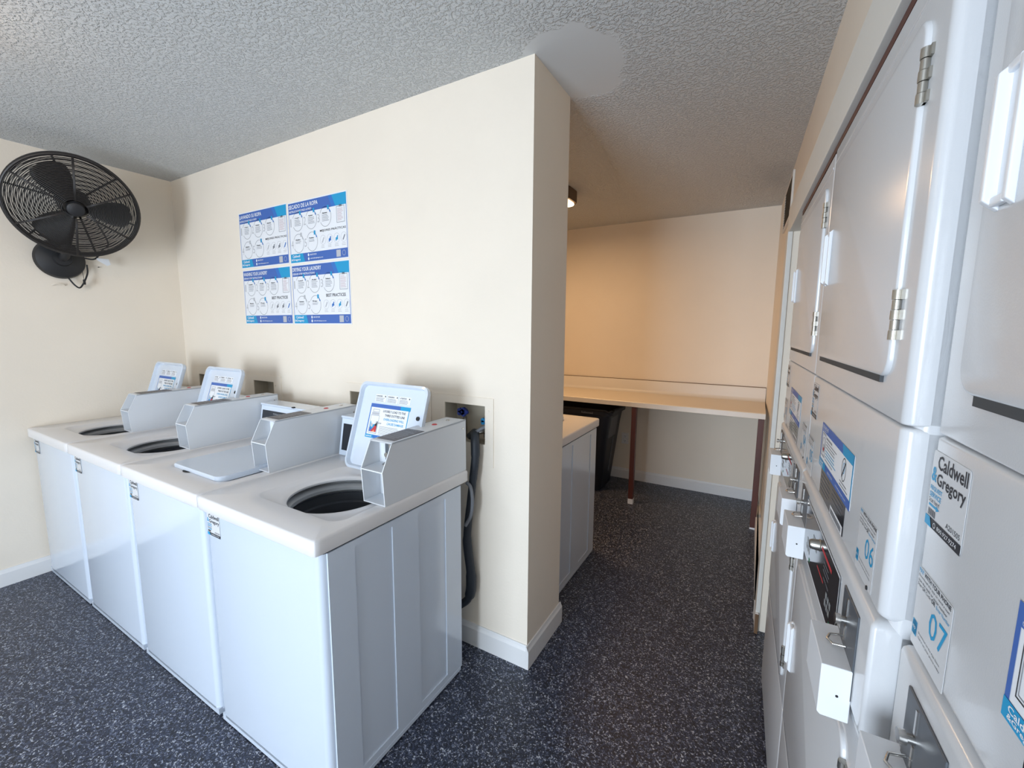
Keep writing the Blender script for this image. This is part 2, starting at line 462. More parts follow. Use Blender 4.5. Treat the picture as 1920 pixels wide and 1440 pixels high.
# =================================================================== WASHERS
WP = .6727; X4 = -.9097; YF = -.8525
WW = .667; WD = .745; WH = .914      # slab size; local origin = left front bottom corner
def make_washer():
    w = empty('washing_machine')
    # cabinet: rounded front corners, pressed side panels
    b = MB(); ins = .006; f = .022; r = .024; dep = .694
    out = rrect(ins+.004, WW-ins-.004, f, dep, r, 5, (0, 0, 1, 1))
    b.prism(out, .02, .857, 'z', top=False)
    ys = [f+r, .143, .303, .433, .592, dep]; zs = [.02, .05, .835, .857]
    dp = lambda i, j: .0045 if (i in (1, 3) and j == 1) else 0.
    b.relief(ys, zs, dp, lambda u, z, d: (WW-ins+.001-d, u, z))
    b.relief(ys, zs, dp, lambda u, z, d: (ins-.001+d, u, z))
    for sx in (ins-.001, WW-ins+.001):    # close the thin shell edges
        q = ins+.004 if sx < .1 else WW-ins-.004
        for (p0, p1) in (((f+r, .02), (f+r, .857)), ((dep, .02), (dep, .857)), ((f+r, .02), (dep, .02))):
            b._f([b.bm.verts.new(v) for v in ((sx, p0[0], p0[1]), (sx, p1[0], p1[1]), (q, p1[0], p1[1]), (q, p0[0], p0[1]))])
    b.build('cabinet', M['enamel'], w, smooth='auto')
    MB().box(.012, WW-.012, f+.0, f+.03, .004, .03).box(.004, WW-.004, .05, dep-.01, .006, .022).build('kick_rail', M['enamel'], w)
    for (x, y) in ((.06, .08), (WW-.06, .08), (.06, .62), (WW-.06, .62)):
        MB().cyl((x, y, 0), (x, y, .03), .018).build('foot', M['blackp'], w)
    # top with sunken lid well and round tub opening
    t = MB(); cx, cy, hr = .388, .302, .174
    def ray_rr(th, x0, x1, y0, y1, rad):
        c, q = math.cos(th), math.sin(th); lo, hi = 0., 1.2
        def inside(d):
            x, y = cx+c*d, cy+q*d
            if not (x0 <= x <= x1 and y0 <= y <= y1): return False
            ax = min(x-x0, x1-x); ay = min(y-y0, y1-y)
            if ax < rad and ay < rad: return (rad-ax)**2+(rad-ay)**2 <= rad*rad
            return True
        for _ in range(30):
            m = (lo+hi)/2
            if inside(m): lo = m
            else: hi = m
        return (cx+c*lo, cy+q*lo)
    N = 200; angs = sorted([2*PI*k/N for k in range(N)]+[math.atan2(y-cy, x-cx) % (2*PI) for x in (.003, WW-.003) for y in (.003, WD-.003)])
    def rings():
        yield lambda th: (*ray_rr(th, .03, WW-.03, .035, WD-.03, .012), .865)
        yield lambda th: (*ray_rr(th, .0008, WW-.0008, .0008, WD-.0008, .012), .865)
        yield lambda th: (*ray_rr(th, 0, WW, 0, WD, .012), .867)
        yield lambda th: (*ray_rr(th, 0, WW, 0, WD, .012), .905)
        yield lambda th: (*ray_rr(th, .0025, WW-.0025, .0025, WD-.0025, .012), .911)
        yield lambda th: (*ray_rr(th, .008, WW-.008, .008, WD-.008, .012), .914)
        yield lambda th: (*ray_rr(th, .165, .622, .108, .512, .05), .914)
        yield lambda th: (*ray_rr(th, .170, .617, .113, .507, .05), .9125)
        yield lambda th: (*ray_rr(th, .180, .607, .123, .497, .05), .9045)
        yield lambda th: (cx+.196*math.cos(th), cy+.1895*math.sin(th), .9020)
        yield lambda th: (cx+.182*math.cos(th), cy+.182*math.sin(th), .901)
        yield lambda th: (cx+hr*math.cos(th), cy+hr*math.sin(th), .895)
        yield lambda th: (cx+hr*math.cos(th), cy+hr*math.sin(th), .888)
        yield lambda th: (cx+(hr+.006)*math.cos(th), cy+(hr+.006)*math.sin(th), .885)
    prev = None
    for rf in rings():
        cur = [t.bm.verts.new(rf(th)) for th in angs]
        if prev:
            for k in range(len(cur)): t._f([prev[k], prev[(k+1) % len(cur)], cur[(k+1) % len(cur)], cur[k]])
        prev = cur
    t.build('washer_top', M['enamel_top'], w, smooth='auto')
    # tub rings inside
    MB().lathe([(hr+.03, .884), (hr+.03, .872), (hr+.004, .870), (hr-.006, .862), (hr-.008, .850), (hr+.002, .844), (hr+.006, .838)], (cx, cy, 0), n=64).build('splash_ring', M['tubl'], w, smooth='auto')
    MB().lathe([(hr+.006, .835), (hr+.004, .80), (hr-.004, .795), (hr-.004, .76), (hr+.03, .75), (hr+.03, .42), (.02, .40), (0, .40)], (cx, cy, 0), n=64).build('tub', M['tub'], w, smooth='auto')
    MB().lathe([(.05, .40), (.05, .55), (.035, .74), (.02, .76), (0, .76)], (cx, cy, 0), n=32).build('agitator', M['tub'], w, smooth='auto')
    # rear control console
    c = MB(); c.prism([(.603, .9145), (.632, 1.088), (.625, 1.094), (.628, 1.101), (.73, 1.101), (.738, .9145)], .004, .548, 'x')
    con = c.build('control_console', M['enamel'], w, bevel=.003)
    m = plane_mtx((.0, .603, .914), (1, 0, 0), (0, .029, .174)); m.translation = m.translation + m.to_3x3() @ Vector((0, 0, .0008))
    a = Art(); a.card(.020, .530, .026, .152, 'gloss', t=.001)
    for k in range(3): a.frame(.150+k*.026, .170+k*.026, .040, .056, .0028, 'btn', 1)
    for k in range(3): a.frame(.230+k*.026, .250+k*.026, .040, .056, .0028, 'btn', 1)
    for k in range(5): a.lines(.10+.07*k, .115, .04, 4, .011, .0022, 'pgrey', 1)
    a.text('WASH CYCLE', .12, .134, .09, .007, 'plgrey', 1); a.text('EN ESPANOL', .35, .134, .09, .007, 'plgrey', 1)
    a.build('display_panel', m, con)
    MB().box(.30, .315, .618, .630, 1.1, 1.106).build('console_latch', M['blackp'], con)
    # coin box
    x0, x1 = .554, .659
    prof = [(.276, .9145), (.268, 1.036), (.312, 1.124), (.318, 1.128), (.736, 1.134), (.738, .9145)]
    cb = MB(); th = .0035
    cb.prism(prof, x0, x0+th, 'x'); cb.prism(prof, x1-th, x1, 'x')
    cb.prism([(.312, 1.124), (.318, 1.128), (.736, 1.134), (.738, 1.129), (.318, 1.123)], x0, x1, 'x')   # roof
    cb.prism([(.276, .9145), (.2755, .919), (.738, .919), (.738, .9145)], x0+.0008, x1-.0008, 'x')
    cb.prism([(.268, 1.033), (.268, 1.037), (.40, 1.040), (.40, 1.035)], x0+.0008, x1-.0008, 'x')                    # shelf
    cb.box(x0+.001, x1-.001, .352, .358, .916, 1.122)                                                              # inner plate
    cb.box(x0+.0005, x1-.0005, .732, .7375, .916, 1.1285)
    box = cb.build('coin_box', M['boxw'], w)
    MB().box(x0+.036, x1-.006, .3485, .352, 1.042, 1.122).build('slide_plate', M['plate'], box)
    MB().box(x0+.050, x1-.012, .3485, .352, .938, 1.022).build('lock_plate', M['plate'], box)
    cs = MB(); xc = (x0+x1)/2+.010
    cs.box(xc-.003, xc+.003, .343, .349, 1.085, 1.120); cs.cyl((xc, .352, 1.077), (xc, .325, 1.077), .006)
    cs.cyl((xc, .333, 1.077), (xc, .326, 1.077), .009); cs.box(xc-.004, xc+.004, .335, .349, 1.046, 1.075)
    cs.tube([(xc-.022, .345, 1.044), (xc-.016, .325, 1.042), (xc+.0, .318, 1.042), (xc+.016, .325, 1.042), (xc+.022, .345, 1.044)], .0028)
    cs.build('coin_slide', M['chrome'], box, smooth='auto')
    MB().cyl((xc+.004, .349, .948), (xc+.004, .340, .948), .009).box(xc+.001, xc+.006, .344, .349, .955, 1.015).build('coin_lock', M['chrome'], box, smooth='auto')
    m = plane_mtx((x0+.004, .318, 1.1284), (1, 0, 0), (0, .418, .006)); m.translation += Vector((0, 0, .0008))
    a = Art(); a.card(.004, .088, .02, .175, 'lplate')
    a.text('INSTRUCTIONS', .010, .158, .070, .009, 'btn', 1)
    a.lines(.010, .140, .070, 8, .014, .003, 'btn', 1)
    a.build('instruction_plate', m, box)
    MB().lathe([(0, .003), (.008, .003), (.012, 0)], (x0+.05, .60, 1.132), n=20).build('box_lock', M['pred'], box, smooth='auto')
    MB().lathe([(0, .004), (.007, .004), (.009, 0)], (x0+.05, .685, 1.133), n=20).build('screw_cap', M['chrome'], box, smooth='auto')
    for yy in (.60, .62): MB().cyl((x1, .715, 1.10), (x1+.002, .715, 1.10), .004, n=12).build('side_screw', M['chrome'], box); break
    # front service sticker
    m = plane_mtx((.020, .0208, .766), (1, 0, 0), (0, 0, 1)); service_sticker().build('service_sticker', m, w)
    # hinged lid (closed pose: from hinge towards -y)
    lid = bpy.data.objects.new('lid', None); COL.objects.link(lid)
    return w

LX0, LX1, LL = .199, .588, .376
def lid_mesh():
    """local: hinge line at origin, closed lid reaches to y=-LL; outer face +z"""
    l = MB(); o = rrect(0, LX1-LX0, -LL, 0, .034, 6); i_ = rrect(.010, LX1-LX0-.010, -LL+.010, -.010, .028, 6)
    i2 = rrect(.016, LX1-LX0-.016, -LL+.016, -.016, .024, 6); o2 = rrect(.004, LX1-LX0-.004, -LL+.004, -.004, .032, 6)
    R_ = []
    for pts, z in ((o2, .006), (o, .001), (o, -.016), (i_, -.018), (i2, -.002)):
        R_.append([l.bm.verts.new((p[0], p[1], z)) for p in pts])
    l._f(R_[0])
    for A, B in zip(R_, R_[1:]):
        for k in range(len(A)): l._f([A[k], A[(k+1) % len(A)], B[(k+1) % len(A)], B[k]])
    l._f(R_[-1][::-1])
    return l

def lid_sticker():
    """seen on the inside of an opened lid; x right, y towards the lid's front edge"""
    a = Art(); W = LX1-LX0
    for k in range(3):
        x = .092+k*.069
        a.card(x, x+.064, .294, .326, 'white', t=.0008)
        a.text(['DANGER', 'WARNING', 'ATTENTION'][k], x+.004, .316, .036, .006, 'pblack', 1, True); a.disc(x+.057, .319, .003, .003, 'pblack')
        a.lines(x+.004, .310, .052, 4, .0045, .0016, 'pgrey')
    x0, x1, y0, y1 = .076, .304, .138, .285
    a.card(x0, x1, y0, y1, 'white', t=.0008)
    a.rect(x0, x1, y1-.016, y1, 'pblue'); a.rect(x1-.055, x1, y1-.016, y1, 'pteal', 2)
    a.rect(x0, x1, y0, y0+.014, 'pblue2'); a.rect(x0, x0+.045, y0, y0+.014, 'pteal', 2)
    a.rect(x0, x0+.005, y0, y1, 'pblue2', 1); a.rect(x1-.008, x1-.004, y0+.014, y1-.016, 'pteal', 2)
    a.text('LOOSELY LOAD TO THE', x0+.078, y1-.033, .127, .010, 'pblack', 1, True)
    a.text('THIRD DOTTED LINE', x0+.092, y1-.050, .113, .010, 'pblack', 1, True)
    a.text('OVERLOADING WILL', x0+.088, y1-.067, .117, .010, 'pteal', 1, True)
    a.text('CAUSE DAMAGE', x0+.112, y1-.084, .093, .010, 'pteal', 1, True)
    # washer drawing with clothes
    a.frame(x0+.012, x0+.062, y0+.020, y1-.050, .0015, 'pgrey'); a.frame(x0+.019, x0+.057, y1-.036, y1-.024, .0015, 'pgrey')
    a.rect(x0+.015, x0+.059, y1-.048, y1-.038, 'plgrey'); a.disc(x0+.037, y0+.068, .017, .010, 'white', 2)
    a.rect(x0+.016, x0+.058, y0+.026, y0+.070, 'pteal'); a.poly([(x0+.040, y0+.030), (x0+.058, y0+.034), (x0+.058, y0+.072), (x0+.046, y0+.070)], 'pblack', 2)
    a.poly([(x0+.016, y0+.026), (x0+.040, y0+.026), (x0+.028, y0+.040), (x0+.016, y0+.046)], 'pblue', 2)
    a.poly([(x0+.024, y0+.026), (x0+.058, y0+.026), (x0+.056, y0+.050), (x0+.046, y0+.054)], 'pred', 3)
    a.poly([(x0+.036, y0+.026), (x0+.052, y0+.026), (x0+.044, y0+.036)], 'porange', 4)
    a.poly([(x0+.020, y0+.050), (x0+.032, y0+.044), (x0+.036, y0+.062), (x0+.022, y0+.066)], 'plgrey', 2)
    a.text('STOP', x0+.062, y0+.062, .018, .006, 'pblack', 1, True)
    a.lines(x0+.072, y0+.052, .120, 7, .0055, .0014, 'pgrey')
    a.text('caldwell', x0+.004, y0+.004, .034, .007, 'white', 3, True); a.text('800.927.9274', x0+.075, y0+.004, .05, .006, 'white', 2)
    return a

wash = make_washer()
# lid as a part mesh with its sub-parts
for ch in list(wash.children):
    if ch.name.startswith('lid'): bpy.data.objects.remove(ch)
for o in list(bpy.data.objects):
    if o.name == 'lid': bpy.data.objects.remove(o)
lid = lid_mesh().build('lid', M['enamel'], wash, smooth='auto', loc=(LX0, .49, .922))
# inner face is -z; sticker readable when the lid is opened
m = plane_mtx((0, 0, -.0026), (1, 0, 0), (0, -1, 0))
lid_sticker().build('lid_sticker', m, lid)
for (x, y) in ((.352, -.245),):
    MB().cyl((x, y, -.002), (x, y, -.007), .0085, n=20).build('lid_bumper', M['blackp'], lid, smooth='auto')
MB().cyl((-.004, -.262, -.006), (.008, -.262, -.006), .007, n=16).build('lid_catch', M['blackp'], lid, smooth='auto')
OPEN = R(-180+72)
GW = 'washing machines along the poster wall'
specs = [ # name idx, x, open, label
    (3, True, 'nearest white washing machine, open lid, grooved side panel showing, beside the pillar'),
    (2, False, 'white washing machine with its lid closed, second nearest of the row'),
    (1, True, 'white washing machine with open lid, third from the pillar, left of the closed-lid one'),
    (0, True, 'white washing machine with open lid, farthest left, against the wall with the fan'),
]
proto = wash
allw = []
for n, (i, op, lab) in enumerate(specs):
    w = proto if n == 0 else copy_tree(proto)
    allw.append(w)
for w, (i, op, lab) in zip(allw, specs):
    w.location = (X4-(3-i)*WP+.003, YF, 0); tag(w, lab, 'washing machine', GW)
    for ch in w.children:
        if ch.name.startswith('lid'): ch.rotation_euler = (OPEN if op else 0, 0, 0)
MB().prism([(.345+.028*math.cos(t*PI/8), .112-.012*math.sin(t*PI/8)) for t in range(9)], .9146, .9152, 'z').build('finger_notch', M['dark'], allw[1])
w5 = copy_tree(proto); w5.location = (-.088, 1.19, 0); w5.rotation_euler = (0, 0, PI)
tag(w5, 'white washing machine behind the pillar partition, grooved side facing the passage', 'washing machine')
w5.scale = (1, 1.06, 1.015)
for ch in w5.children:
    if ch.name.startswith('lid'): ch.rotation_euler = (0, 0, 0)

# =================================================================== DRYER STACKS
def shell_panel(W, D, z0, z1, rad=.012, bt=.003, bb=.003, n=4):
    """plate with rounded vertical front edges and softly rolled top and bottom edges"""
    mb = MB(); R_ = []
    def ring(ins, z): R_.append([mb.bm.verts.new((p[0], p[1], z)) for p in rrect(ins, W-ins, ins, D, rad, 6, (0, 0, 1, 1))])
    for k in range(n+1): t = PI/2*k/n; ring(bb*(1-math.sin(t)), z0+bb*(1-math.cos(t)))
    for k in range(n+1): t = PI/2*k/n; ring(bt*(1-math.cos(t)), z1-bt*(1-math.sin(t)))
    for A, B in zip(R_, R_[1:]):
        for k in range(len(A)): mb._f([A[k], A[(k+1) % len(A)], B[(k+1) % len(A)], B[k]])
    mb._f(R_[0][::-1]); mb._f(R_[-1])
    return mb

def make_stack(nl, nr, code):
    s = empty('stacked_dryer'); W = .686; D = .70; zs = 1.404
    b = MB()
    b.prism(rrect(0, W, .012, D, .012, 4, (0, 0, 1, 1)), .03, 1.945, 'z')
    b.build('cabinet', M['enamel_d'], s, smooth='auto')
    MB().box(.02, W-.02, .03, D-.02, 0, .03).build('plinth', M['blackp'], s)
    up = shell_panel(W, .06, zs+.0012, 1.948).build('upper_front', M['enamel_d'], s, smooth='auto')
    MB().box(.02, W-.02, -.0012, .004, 1.914, 1.920).build('upper_crease', M['enamel_d'], up, bevel=.001)
    ac = shell_panel(W, .06, 1.156, zs-.0012, bt=.005, bb=.011).build('access_panel', M['enamel_d'], s, smooth='auto')
    MB().cyl((.627, .002, 1.168), (.627, -.002, 1.168), .003, n=10).build('panel_clip', M['blackp'], ac)
    # console band
    con = shell_panel(W, .07, .994, 1.154, rad=.006, bt=.012, bb=.003).build('console', M['enamel_d'], s, smooth='auto', loc=(0, -.006, 0))
    MB().box(.005, W-.005, .0, .03, .975, .992).build('console_skirt', M['enamel_d'], s, bevel=.004)
    kp = Art(); kp.card(.150, .515, 1.0, 1.118, 'gloss', t=.003, r=.006)
    kp.frame(.146, .519, .996, 1.122, .003, 'white', -1)
    for side in (.185, .425):
        for k in range(3):
            for j in range(2): kp.rect(side+k*.017+j*.006, side+k*.017+j*.006+.012, 1.020+j*.016, 1.032+j*.016, 'btn', 1)
        kp.rect(side+.046, side+.058, 1.008, 1.016, 'pgreen', 1)
    kp.rect(.36, .46, 1.096, 1.103, 'pred', 1); kp.rect(.33, .40, 1.045, 1.049, 'pred', 1)
    kp.rect(.26, .31, 1.062, 1.083, 'btn', 1)
    kp.lines(.39, 1.085, .06, 3, .008, .002, 'pgrey'); kp.text('PERM PRESS', .40, 1.056, .05, .005, 'pgrey')
    mf = lambda v=0: plane_mtx((0, v, 0), (1, 0, 0), (0, 0, 1))
    kpo = kp.build('keypad', mf(-.0025), con)
    MB().lathe([(0, .019), (.008, .018), (.010, .014), (.011, .002), (.014, 0)], (.335, -.0015, 1.092), (0, -1, 0), n=24).build('selector_knob', M['steel'], kpo, smooth='auto')
    for (a0, a1, bx0) in ((.045, .143, .035), (.550, .638, .530)):
        pl = MB().box(a0, a1, -.0025, .0, 1.000, 1.128).build('slide_plate', M['plate'], con, bevel=.004)
        xc = a0+.032
        g = MB(); g.box(xc-.002, xc+.002, -.004, -.0015, 1.095, 1.122).cyl((xc, -.002, 1.088), (xc, -.014, 1.088), .005)
        g.cyl((xc, -.010, 1.088), (xc, -.0165, 1.088), .0075)
        g.box(xc-.002, xc+.002, -.004, -.0015, 1.056, 1.080)
        g.tube([(xc-.014, -.003, 1.055), (xc-.012, -.018, 1.053), (xc, -.023, 1.052), (xc+.012, -.018, 1.053), (xc+.014, -.003, 1.055)], .0018)
        g.build('coin_slide', M['chrome'], pl, smooth='auto')
        bo = MB().prism([(-.037, 1.046), (.0, 1.046), (.0, .966), (-.033, .966), (-.037, .970)], bx0, bx0+.108, 'x').build('coin_drawer', M['plastic'], con, bevel=.0015)
        MB().cyl((bx0+.108, -.016, 1.003), (bx0+.1087, -.016, 1.003), .0018, n=10).build('drawer_keyhole', M['blackp'], bo)
    # lower front and toe
    lo = shell_panel(W, .06, .432, .974, rad=.014).build('lower_front', M['enamel_d'], s, smooth='auto')
    shell_panel(W, .06, .03, .4295, rad=.014).build('toe_panel', M['enamel_d'], s, smooth='auto')
    # doors
    for (z0, z1, hz0, h1, h2) in ((1.456, 1.888, 1.62, 1.783, 1.505), (.482, .922, .640, .835, .53)):
        dm = MB()
        O = rrect(.052, .622, z0, z1, .028, 6); rr = [(0., .004, 0), (.0, -.0035, .0), (0, -.0052, .0012), (0, -.006, .0036)]
        Rg = []
        for (_, v, ins) in rr:
            pts = rrect(.052+ins, .622-ins, z0+ins, z1-ins, .028-ins*.6, 6)
            Rg.append([dm.bm.verts.new((p[0], v, p[1])) for p in pts])
        for A, B in zip(Rg, Rg[1:]):
            for k in range(len(A)): dm._f([A[k], A[(k+1) % len(A)], B[(k+1) % len(A)], B[k]])
        dm._f(Rg[-1]); dm._f(Rg[0][::-1])
        nm = 'upper_door' if z0 > 1 else 'lower_door'
        d = dm.build(nm, M['enamel_d'], s, smooth='auto')
        MB().box(.085, .590, -.0045, .001, z0-.009, z0+.003).build('door_gap_shade', M['gapshade'], d)  # dark strip painted in as the shadow gap below the door
        # pull handle: slanted C with a grip slot
        h = MB(); hx = .078
        h.prism([(-.0055, hz0), (-.0175, hz0+.010), (-.0175, hz0+.115), (-.0055, hz0+.125)], hx, hx+.008, 'x')
        h.prism([(-.0055, hz0), (-.0125, hz0+.006), (-.0125, hz0+.119), (-.0055, hz0+.125)], hx+.026, hx+.034, 'x')
        h.box(hx+.006, hx+.028, -.0085, -.0055, hz0+.004, hz0+.121)
        h.box(hx+.006, hx+.028, -.0125, -.0055, hz0+.004, hz0+.012); h.box(hx+.006, hx+.028, -.0125, -.0055, hz0+.113, hz0+.121)
        h.build('handle', M['plastic'], d, bevel=.0015)
        for hz in (h1, h2):
            g = MB()
            for k in range(5): 
                g.cyl((.627, -.0045, hz+k*.0126), (.627, -.0045, hz+k*.0126+.0118), .0048 if k % 2 else .0056, n=14)
            g.box(.624, .638, -.003, .001, hz+.0, hz+.0118)
            g.box(.624, .638, -.003, .001, hz+.025, hz+.037); g.box(.624, .638, -.003, .001, hz+.050, hz+.062)
            g.build('hinge', M['steel'], d, smooth='auto')
    # stickers
    pm = lambda u, z, v=-.0006: plane_mtx((u, v, z), (1, 0, 0), (0, 0, 1))
    service_sticker(code).build('service_sticker', pm(.006, 1.303), ac)
    pay_sticker(nl).build('payment_sticker', pm(.008, 1.160), ac)
    pay_sticker(nr).build('payment_sticker', pm(.556, 1.166), ac)
    use_poster().build('use_sign', pm(.190, 1.223), ac)
    a = Art(); a.card(0, .240, 0, .056, 'gloss', t=.0003)
    a.lines(.006, .046, .10, 5, .0085, .0014, 'pgrey'); a.lines(.125, .046, .10, 3, .0085, .0014, 'pgrey')
    a.rect(.125, .235, 0, .016, 'white', 1)
    for k in range(26): a.rect(.130+k*.0038, .1312+k*.0038+(k % 3)*.0005, .002, .012, 'pblack', 2)
    a.build('rating_label', pm(.222, 1.167), ac)
    return s
GD = 'stacked dryers along the right wall'
def place_stack(s, ox, oy, k, lab):
    s.location = (ox, oy, 0); s.rotation_euler = (0, 0, -PI/2+math.atan(-k))
    tag(s, lab, 'dryer', GD)
sA = make_stack('03', '04', 'A201503'); place_stack(sA, .9165, .470, -.036, 'farthest white stacked dryers on the right wall, beside the cream casing post')
sB = make_stack('05', '06', 'A201504'); place_stack(sB, .940, -.220, -.036, 'middle white stacked dryers on the right wall, sticker numbered 06')
sC = make_stack('07', '08', 'A201505'); place_stack(sC, .988, -.925, -.036, 'nearest white stacked dryers, sticker numbered 07, cut off by the right edge')

# =================================================================== POSTERS
def poster(title, sub, best, drying):
    a = Art(); W, H = .500, .338
    a.card(0, W, 0, H, 'white')
    f = .006
    a.rect(f, W-f, H-.066, H-f, 'pblue'); a.poly([(W*.76, H-f), (W*.82, H-.066), (W-f, H-.066), (W-f, H-f)], 'pteal', 2)
    a.poly([(W*.70, H-f), (W*.76, H-.066), (W*.82, H-.066), (W*.76, H-f)], 'pblue2', 2)
    a.rect(f, W-f, f, .054, 'pblue'); a.poly([(f, f), (.135, f), (.118, .054), (f, .054)], 'pteal', 2)
    a.rect(f, f+.0035, .054, H-.066, 'pblue'); a.rect(W-f-.0035, W-f, .054, H-.066, 'pblue')
    tw = .235 if len(title) < 16 else .255
    a.text(title, .012, H-.038, tw, .022, 'white', 2, True); a.text(sub, .012, H-.058, tw*.78, .011, 'white', 2, True)
    a.text('Caldwell', .024, .034, .068, .014, 'white', 3, True); a.text('&Gregory', .012, .013, .084, .015, 'white', 3, True)
    a.disc(.168, .041, .006, .008, 'white', 2); a.text('800.927.9274', .182, .037, .056, .008, 'white', 2, True)
    a.disc(.168, .020, .006, .008, 'white', 2); a.text('caldwellandgregory.com', .182, .016, .110, .008, 'white', 2, True)
    a.rect(.403, .437, .012, .048, 'plgrey', 2)
    a.ring(.463, .030, .013, .014, .002, 'plgrey', 2)
    cs = [(.085, .228), (.205, .228), (.325, .228), (.085, .110), (.205, .110)]
    for k, (cx, cy) in enumerate(cs):
        a.ring(cx, cy, .048, .052, .0022, 'pgrey', 1, 36)
        a.rect(cx-.070, cx-.034, cy-.026, cy+.022, 'white', 2)
        a.text(str(k+1), cx-.066, cy-.024, .020 if k else .010, .044, 'plgrey', 3)
        a.text(['Cargue', 'Agregue', 'Seleccione', 'Retire', 'Presione'][k] if best[0] == 'M' else ['Load', 'Add', 'Select', 'Remove', 'Press'][k], cx-.024, cy+.016, .040, .008, 'pblack', 3, True)
        a.lines(cx-.026, cy+.008, .056, 2 if k > 2 else 5, .0075, .0022, 'pgrey', 3)
        ic = [('pteal', .030, .040)] * 5
        a.rect(cx+.018, cx+.032, cy+.034, cy+.056, 'pteal' if k != 3 else 'plgrey', 3); a.poly([(cx+.030, cy+.040), (cx+.046, cy+.022), (cx+.038, cy+.018)], 'pblue2' if k != 3 else 'plgrey', 4)
    a.frame(.415, .478, .186, .268, .0024, 'pgrey'); a.rect(.436, .458, .264, .274, 'pgrey', 2)
    a.lines(.422, .254, .048, 9, .0072, .0022, 'pdull', 2, .4)
    a.text(best, .275 if best[0] == 'M' else .300, .150, .210 if best[0] == 'M' else .160, .017, 'pblack', 1, True)
    for k in range(4):
        cx = .298+k*.056; a.ring(cx, .110, .0235, .0255, .0016, 'plgrey', 1, 24)
        a.lines(cx-.017, .077, .034, 2, .008, .0025, 'plgrey')
        c = ['plgrey', 'pblue2', 'pteal', 'pgrey'][k] if drying else ['plgrey', 'pgrey', 'pgrey', 'pblue2'][k]
        a.poly([(cx-.010, .098), (cx-.004, .094), (cx+.012, .120), (cx+.006, .124)], c, 2)
        if k in (1, 2): a.rect(cx-.008, cx+.010, .101, .112, c, 3)
    return a
P = [(-2.083, 1.885, 'LAVANDO SU ROPA', 'INSTRUCCIONES PASO A PASO', 'MEJORES PRÁCTICAS', False, 'blue and white Spanish washing instructions poster, top left of the four on the wall'),
     (-1.574, 1.880, 'SECADO DE LA ROPA', 'INSTRUCCIONES PASO A PASO', 'MEJORES PRÁCTICAS', True, 'blue and white Spanish drying instructions poster, top right of the four on the wall'),
     (-2.079, 1.537, 'WASHING YOUR LAUNDRY', 'STEP-BY-STEP INSTRUCTIONS', 'BEST PRACTICES', False, 'blue and white English washing instructions poster, bottom left of the four on the wall'),
     (-1.571, 1.536, 'DRYING YOUR LAUNDRY', 'STEP-BY-STEP INSTRUCTIONS', 'BEST PRACTICES', True, 'blue and white English drying instructions poster, bottom right of the four on the wall')]
for (x, z, t_, s_, b_, d_, lab) in P:
    o = poster(t_, s_, b_, d_).build('poster', plane_mtx((0, 0, 0), (1, 0, 0), (0, 0, 1)))
    o.location = (x, -.0016, z); tag(o, lab, 'poster', 'laundry instruction posters on the cream wall')

# =================================================================== VALVE BOXES
plates = [(-2.80, -2.42, .93, 1.225), (-2.105, -1.735, .93, 1.215), (-1.135, -.535, .92, 1.222), (-.515, -.180, .90, 1.213)]
labs = ['leftmost recessed valve pocket, dark and mostly hidden behind an open lid', 'recessed valve pocket with dark square opening on the wall under the Spanish washing poster',
        'recessed valve pocket mostly hidden behind the nearest open washer lid', 'recessed valve pocket with blue taps and grey hose, right of the nearest washer lid']
for (h, p, lab) in zip(HOLES, plates, labs):
    b = empty('valve_box', (h[0], 0, 1.0), 0, lab, 'valve box', 'valve pockets in the wall behind the washers')
    ox, oz = h[0], 1.0
    fr = MB(); X0, X1, Z0, Z1 = p[0]-ox, p[1]-ox, p[2]-oz, p[3]-oz; w_ = h[1]-ox; hh = .177
    fr.box(X0, 0, -.004, 0, Z0, Z1).box(w_, X1, -.004, 0, Z0, Z1).box(0, w_, -.004, 0, Z0, 0).box(0, w_, -.004, 0, hh, Z1)
    fr.build('face_plate', M['wall'], b)
    inn = MB(); t_ = .002
    inn.box(0, w_, .086, .088, 0, hh).box(0, t_, 0, .088, 0, hh).box(w_-t_, w_, 0, .088, 0, hh).box(0, w_, 0, .088, 0, t_).box(0, w_, 0, .088, hh-t_, hh)
    inn.build('liner', M['galv'], b)
    for (zx, zz) in ((w_+.018, hh*.88), (w_+.018, hh*.08)):
        MB().cyl((zx, -.004, zz), (zx, -.006, zz), .005, n=12).build('screw', M['wall'], b)
    if lab == labs[3]:
        v = MB().cyl((.070, .06, .0), (.070, .06, .10), .010).build('cold_valve', M['steel'], b, smooth='auto')
        k = MB()
        for q in range(5):
            t = 2*PI*q/5; k.cyl((.074+.020*math.cos(t), .03+.0, .130+.012*math.sin(t)), (.074+.020*math.cos(t), .042, .130+.012*math.sin(t)), .011, n=12)
        k.cyl((.074, .03, .13), (.074, .06, .13), .014, n=16).build('tap_handle', M['blue'], v, smooth='auto')
        v = MB().cyl((.196, .05, .02), (.196, .05, .075), .011).cyl((.196, .05, .05), (.165, .02, .045), .010).build('hot_valve', M['chrome'], b, smooth='auto')
        k = MB()
        for q in range(5):
            t = 2*PI*q/5; k.cyl((.205+.018*math.cos(t), .03, .098+.010*math.sin(t)), (.205+.018*math.cos(t), .042, .098+.010*math.sin(t)), .010, n=12)
        k.build('tap_handle', M['lblue'], v, smooth='auto')
        MB().cyl((.20, .07, 0), (.20, .07, .12), .009).build('copper_pipe', M['copper'], b, smooth='auto')
    else:
        MB().cyl((.07, .06, 0), (.07, .06, .07), .009).cyl((.15, .06, 0), (.15, .06, .07), .009).build('valve_pair', M['steel'], b, smooth='auto')

